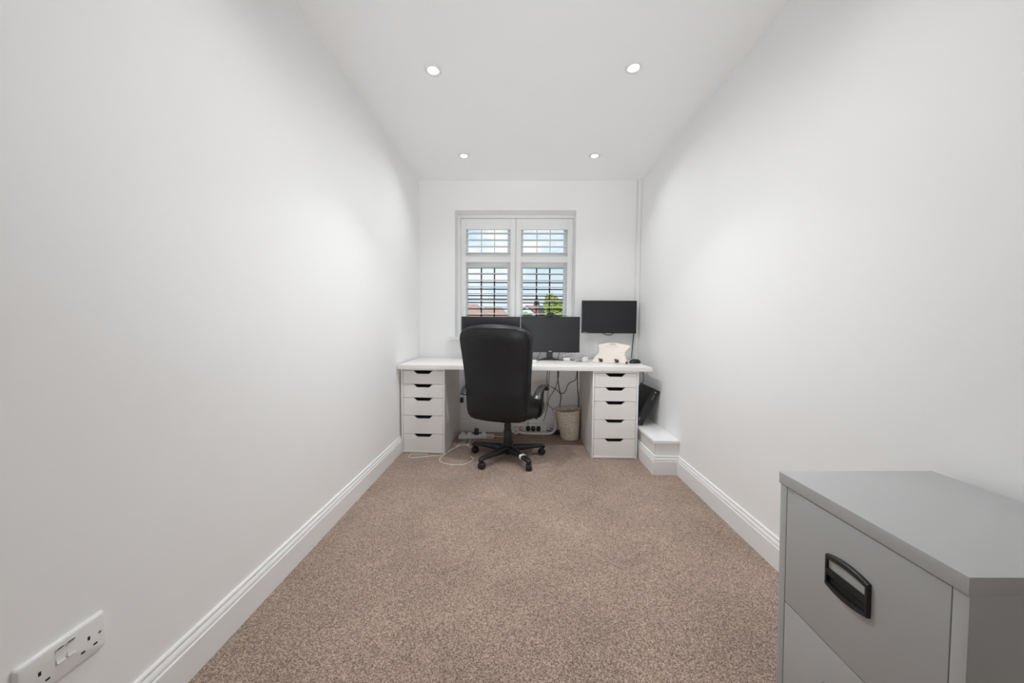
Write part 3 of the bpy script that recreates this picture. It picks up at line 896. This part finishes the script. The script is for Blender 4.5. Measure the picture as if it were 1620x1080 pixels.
tag(MB().tube(curve_pts([(-.53, 2.975, .003), (-.515, 2.98, .004), (-.47, 2.985, .0035), (-.43, 2.975, .0035), (-.41, 3.03, .003), (-.40, 3.1, .01)], 6), .0024, 6).build('charging_cable', M['white_cable']),
    'short white cable end beside the floor extension lead', 'cable', 'white cables on the carpet')

# ------------------------------------------------------------------ computer tower
pc = thing('desktop_computer', 'slim black desktop computer leaning on the boxed step against the right wall', 'computer', (1.0, 2.775, .2485), (0, radians(26), 0))
MB().box(-.06, 0, .012, .30, 0, .31, .003).build('case', M['screen_bezel'], pc)
MB().box(-.062, .001, 0, .014, -.0005 + .001, .311, .004).build('front_bezel', M['black_plastic'], pc)
for i, z in enumerate((.262, .245, .228)):
    MB().box(-.034, -.026, -.001, .002, z - .003, z + .003).build('port', M['logo'], pc, smooth=False)
MB().lathe([(.006, 0), (.006, .0015), (0, .002)], 16, mat=Matrix.Translation((-.03, 0, .288)) @ Matrix.Rotation(pi / 2, 4, 'X')).build('power_button', M['logo'], pc)
MB().box(-.050, -.046, -.001, .002, .03, .055).build('badge', M['logo'], pc, smooth=False)
for y in (.05, .25):
    MB().lathe([(.014, 0), (.012, .012), (.009, .016), (0, .016)], 18, mat=Matrix.Translation((.0, y, .14)) @ Matrix.Rotation(pi / 2, 4, 'Y')).build('foot', M['black_plastic'], pc)
tag(MB().tube(curve_pts([(1.02, 2.86, .699), (1.05, 2.92, .65), (1.075, 2.98, .60), (1.085, 3.02, .565), (1.07, 3.085, .50)], 6), .0026, 6).build('hanging_cable', M['black_cable']),
    'thin black cable from under the desk end down to the leaning computer', 'cable')
tag(MB().tube(curve_pts([(.985, 3.09, .45), (.96, 3.12, .47), (.95, 3.2, .43), (.96, 3.25, .33), (.99, 3.2, .262)], 6), .004, 6).build('hanging_cable', M['black_cable']),
    'black lead looping behind the leaning computer', 'cable')

# ------------------------------------------------------------------ sockets
def wall_socket(label, loc, rot):
    """plate lies in local xz, front towards -y"""
    t = thing('double_socket', label, 'wall socket', loc, rot)
    pl = []
    for y, k in ((0, 0), (-.0045, 0), (-.0078, .0028), (-.0092, .0065)):
        pl.append([(x, y, z) for x, z in rrect(-.073 + k, .073 - k, -.043 + k, .043 - k, .006, 4)])
    MB().loft(pl).build('plate', M['white_plastic'], t, angle=28)
    for x in (-.0088, .0088):
        MB().prism([(-.0135, .029), (-.0105, .029), (-.0092, .012), (-.0115, .0), (-.0128, -.002), (-.006, -.002), (-.006, .029)], x - .0065, x + .0065, 'x').build('switch', M['white_plastic'], t, angle=20)
        MB().box(x - .0045, x + .0045, -.0124, -.0104, .0285, .0293).build('switch_mark', M['hole'], t, smooth=False)
    for cx in (-.040, .040):
        for x, z, w, h in ((0, .003, .0022, .0043), (-.0112, -.0195, .0036, .0021), (.0112, -.0195, .0036, .0021)):
            MB().box(cx + x - w, cx + x + w, -.00945, -.006, z - h, z + h).build('pin_hole', M['hole'], t, smooth=False)
    for x in (-.0603, .0603):
        MB().lathe([(.0028, 0), (.0028, .0004), (0, .0006)], 12, mat=Matrix.Translation((x, -.0093, 0)) @ Matrix.Rotation(pi / 2, 4, 'X'), cap1=False).build('screw', M['brass_screw'], t)
    return t
wall_socket('white switched double socket low on the left wall', (WL + .0002, .685, .335), (0, 0, radians(90)))
wall_socket('white double socket on the back wall, seen beside the chair back under the desk', (-.602, D - .0002, .33), (0, 0, 0))
bp = thing('plug', 'square black plug in the back wall socket, left of the chair back', 'plug', (-.562, D - .0098, .316))
MB().loft([[(a * k, -d, b * k) for a, b in sell(.016, .026, 5, 24)] for d, k in ((0, 1), (.02, 1), (.028, .88))]).build('plug_body', M['black_plastic'], bp, angle=40)
# ------------------------------------------------------------------ filing cabinet
cb = thing('filing_cabinet', 'grey metal two-drawer filing cabinet in the near right corner', 'filing cabinet', (.7157, .5326, 0), (0, -.0201, .0038))
CW, CD, CH = .3909, .4009, .6666
for a, b in ((0, .0012 + .0), (CW - .0012, CW)):
    pass
MB().box(.004, CD, 0.0015, .0225, .001, CH - .03, .0012).build('side_panel', M['cabinet'], cb)
MB().box(.004, CD, CW - .0225, CW - .0015, .001, CH - .03, .0012).build('side_panel', M['cabinet'], cb)
MB().box(CD - .004, CD - .001, .0225, CW - .0225, .001, CH - .03).build('back_panel', M['cabinet'], cb)
MB().box(.006, CD - .004, .0225, CW - .0225, .001, .026, .001).build('plinth', M['cabinet'], cb)
top = MB().box(0, CD, 0, CW, CH - .030, CH, .0016)
top.build('top_panel', M['cabinet'], cb)
def bow(y0, y1, z0, z1, k, n=10):
    """rectangle whose long edges bow outwards"""
    o = []
    for i in range(n + 1):
        s = i / n
        o.append((y0 + (y1 - y0) * s, z1 + k * 4 * s * (1 - s)))
    for i in range(n + 1):
        s = i / n
        o.append((y1 - (y1 - y0) * s, z0 - k * 4 * s * (1 - s)))
    return o
for z0, z1 in ((.3270, .6335), (.0275, .3240)):
    dr = MB().box(.004, .03, .0240, CW - .0245, z0, z1, .0016).box(.03, CD - .03, .035, CW - .035, z0 + .02, z1 - .06).build('drawer', M['cabinet'], cb)
    hz1 = z1 - .094; hz0 = hz1 - .0700; y0, y1 = .1475, .2440
    outer = bow(y0, y1, hz0, hz1, .0085); inn = bow(y0 + .0055, y1 - .0055, hz0 + .0085, hz1 - .0085, .0045)
    n = len(outer)
    hm = MB()
    vs = []
    for X_, pol in ((.0042, outer), (-.0025, outer), (-.0045, bow(y0 + .0015, y1 - .0015, hz0 + .0015, hz1 - .0015, .0080)), (-.0045, inn), (.0042, inn)):
        vs.append([(X_, a, b) for a, b in pol])
    hm.loft(vs, cap=False)
    hm.build('handle', M['black_plastic'], dr, angle=35)
    zm = hz0 + .040
    MB().prism([(a, max(b, zm)) for a, b in bow(y0 + .004, y1 - .004, hz0 + .007, hz1 - .007, .0045)], .0005, .0042, 'x').build('label_card', M['cabinet'], dr, smooth=False)
    MB().prism([(a, min(b, zm)) for a, b in bow(y0 + .004, y1 - .004, hz0 + .007, hz1 - .007, .0045)], .003, .0044, 'x').build('recess', M['hole'], dr, smooth=False)
    g = MB().prism([(-.0030, zm + .001), (-.0040, zm - .012), (-.0015, zm - .0165), (.001, zm - .0165), (.003, zm + .001)], y0 + .005, y1 - .005, 'y')
    # prism 'y' lays (x, z) outlines along y
    for r_ in range(3):
        for c_ in range(22):
            yy = y0 + .008 + c_ * .0038 + (r_ % 2) * .0019
            zz_ = zm - .002 - r_ * .0036
            xx_ = -.0032 - r_ * .0003
            g.box(xx_ - .0007, xx_ + .0003, yy - .0007, yy + .0007, zz_ - .0007, zz_ + .0007)
    g.build('grip', M['black_plastic'], dr, angle=30)
    if z0 > .3:
        MB().box(.0034, .0042, CW - .045, CW - .028, z1 - .0085, z1 - .004).build('maker_plate', M['logo'], dr, smooth=False)

# ------------------------------------------------------------------ outside
g_ = MB().box(-60, 60, D + .6, 120, -3.05, -2.9).build('garden_ground', M['lawn'], smooth=False)
struct(g_)
def house(label, x0, x1, y0, y1, ze, zr, roof, axis='x', hip=0, windows=()):
    t = thing('house', label, 'house', ((x0 + x1) / 2, (y0 + y1) / 2, -2.9))
    cx, cy = (x0 + x1) / 2, (y0 + y1) / 2
    a, b, c, d = x0 - cx, x1 - cx, y0 - cy, y1 - cy
    e, r = ze + 2.9, zr + 2.9
    MB().box(a, b, c, d, 0, e).build('wall', M['render_wall'], t, smooth=False)
    o = .25
    if axis == 'x':
        vs = [(a - o, c - o, e), (b + o, c - o, e), (b + o, d + o, e), (a - o, d + o, e), (a - o + hip, 0, r), (b + o - hip, 0, r)]
        fs = [(0, 1, 5, 4), (2, 3, 4, 5), (1, 2, 5), (3, 0, 4), (3, 2, 1, 0)]
    else:
        vs = [(a - o, c - o, e), (b + o, c - o, e), (b + o, d + o, e), (a - o, d + o, e), (0, c - o + hip, r), (0, d + o - hip, r)]
        fs = [(1, 2, 5, 4), (3, 0, 4, 5), (0, 1, 4), (2, 3, 5), (3, 2, 1, 0)]
    MB().add(vs, fs).build('roof', roof, t, smooth=False)
    if axis == 'y' and not hip:
        MB().prism([(a, e), (b, e), (0, r - .25)], c - o - .06, c - o, 'y').build('gable_wall', M['render_wall'], t, smooth=False)
    for wx, wz, ww, wh in windows:
        f = MB().box(wx - cx - ww / 2, wx - cx + ww / 2, c - .08, c + .02, wz + 2.9 - wh / 2, wz + 2.9 + wh / 2).build('window', M['upvc'], t, smooth=False)
        MB().box(wx - cx - ww / 2 + .08, wx - cx + ww / 2 - .08, c - .1, c - .06, wz + 2.9 - wh / 2 + .08, wz + 2.9 + wh / 2 - .08).build('pane', M['screen'], f, smooth=False)
    return t
house('house with a broad orange tiled roof seen through the far left of the window', -9.5, -3.2, 32, 40, 1.35, 3.25, M['roof_terracotta'], 'x', 1.5)
house('lower orange-roofed house in front of the broad roof, left of the window mullion', -3.6, -.4, 23, 29, 1.05, 2.4, M['roof_terracotta'], 'x', 1.2, [(-1.4, .3, .9, 1.0), (-2.7, .3, .9, 1.0)])
hC = house('distant white house with a red tiled roof seen left of the bright tree', .9, 5.5, 46, 54, 2.3, 3.95, M['roof_red'], 'x', .2, [(2.9, 1.6, .9, 1.0)])
MB().box(-.7, .5, -5.0, -1.6, 5.6, 6.55).build('dormer', M['dark_slate'], hC, smooth=False)
house('small white gabled house in front of the distant red roof', -.3, 2.0, 41, 45, 2.25, 3.45, M['roof_red'], 'y', 0, [(.85, 1.6, .8, 1.0)])

def tree(label, x, y, zc, rx, rz, n, leafm, size, seed, cone=False):
    rnd = random.Random(seed)
    t = thing('tree', label, 'tree', (x, y, -2.9))
    MB().tube([(0, 0, 0), (.05, 0, (zc + 2.9) * .5), (0, 0, zc + 2.9)], [.16 * rx, .12 * rx, .05 * rx], 8).build('trunk', M['bark'], t)
    vs = []; fs = []
    lumps = [(Vector((rnd.uniform(-.6, .6), rnd.uniform(-.6, .6), rnd.uniform(-.7, .75))), rnd.uniform(.35, .6)) for _ in range(14)]
    for _ in range(n):
        if cone:
            h = rnd.random() ** 1.4
            a = rnd.uniform(0, 2 * pi); rr = (1 - h) * rnd.uniform(.6, 1)
            p = Vector((rr * cos(a), rr * sin(a), h * 2 - 1))
        else:
            c, r = rnd.choice(lumps)
            d = Vector((rnd.gauss(0, 1), rnd.gauss(0, 1), rnd.gauss(0, 1))).normalized()
            p = c + d * r * rnd.uniform(.75, 1)
        p = Vector((p.x * rx, p.y * rx, p.z * rz + zc + 2.9))
        u = Vector((rnd.gauss(0, 1), rnd.gauss(0, 1), rnd.gauss(0, .6))).normalized() * size
        w = u.cross(Vector((rnd.gauss(0, 1), rnd.gauss(0, 1), rnd.gauss(0, 1)))).normalized() * size * .6
        k = len(vs)
        vs += [p - u, p + w, p + u, p - w]
        fs.append((k, k + 1, k + 2, k + 3))
    MB().add(vs, fs).build('foliage', leafm, t, smooth=False, stuff=True)
    return t
tree('bright lime green tree outside the right half of the window', 2.55, 25, 1.35, 1.15, 1.7, 5200, M['leaf_lime'], .10, 3)
tree('small green tree at the lower left of the right window half', .35, 20, .75, .5, .95, 1800, M['leaf_green'], .07, 4)
tree('dark distant conifer rising behind the red-roofed house', 3.2, 66, 3.6, 1.9, 2.9, 2600, M['leaf_dark'], .22, 5, True)
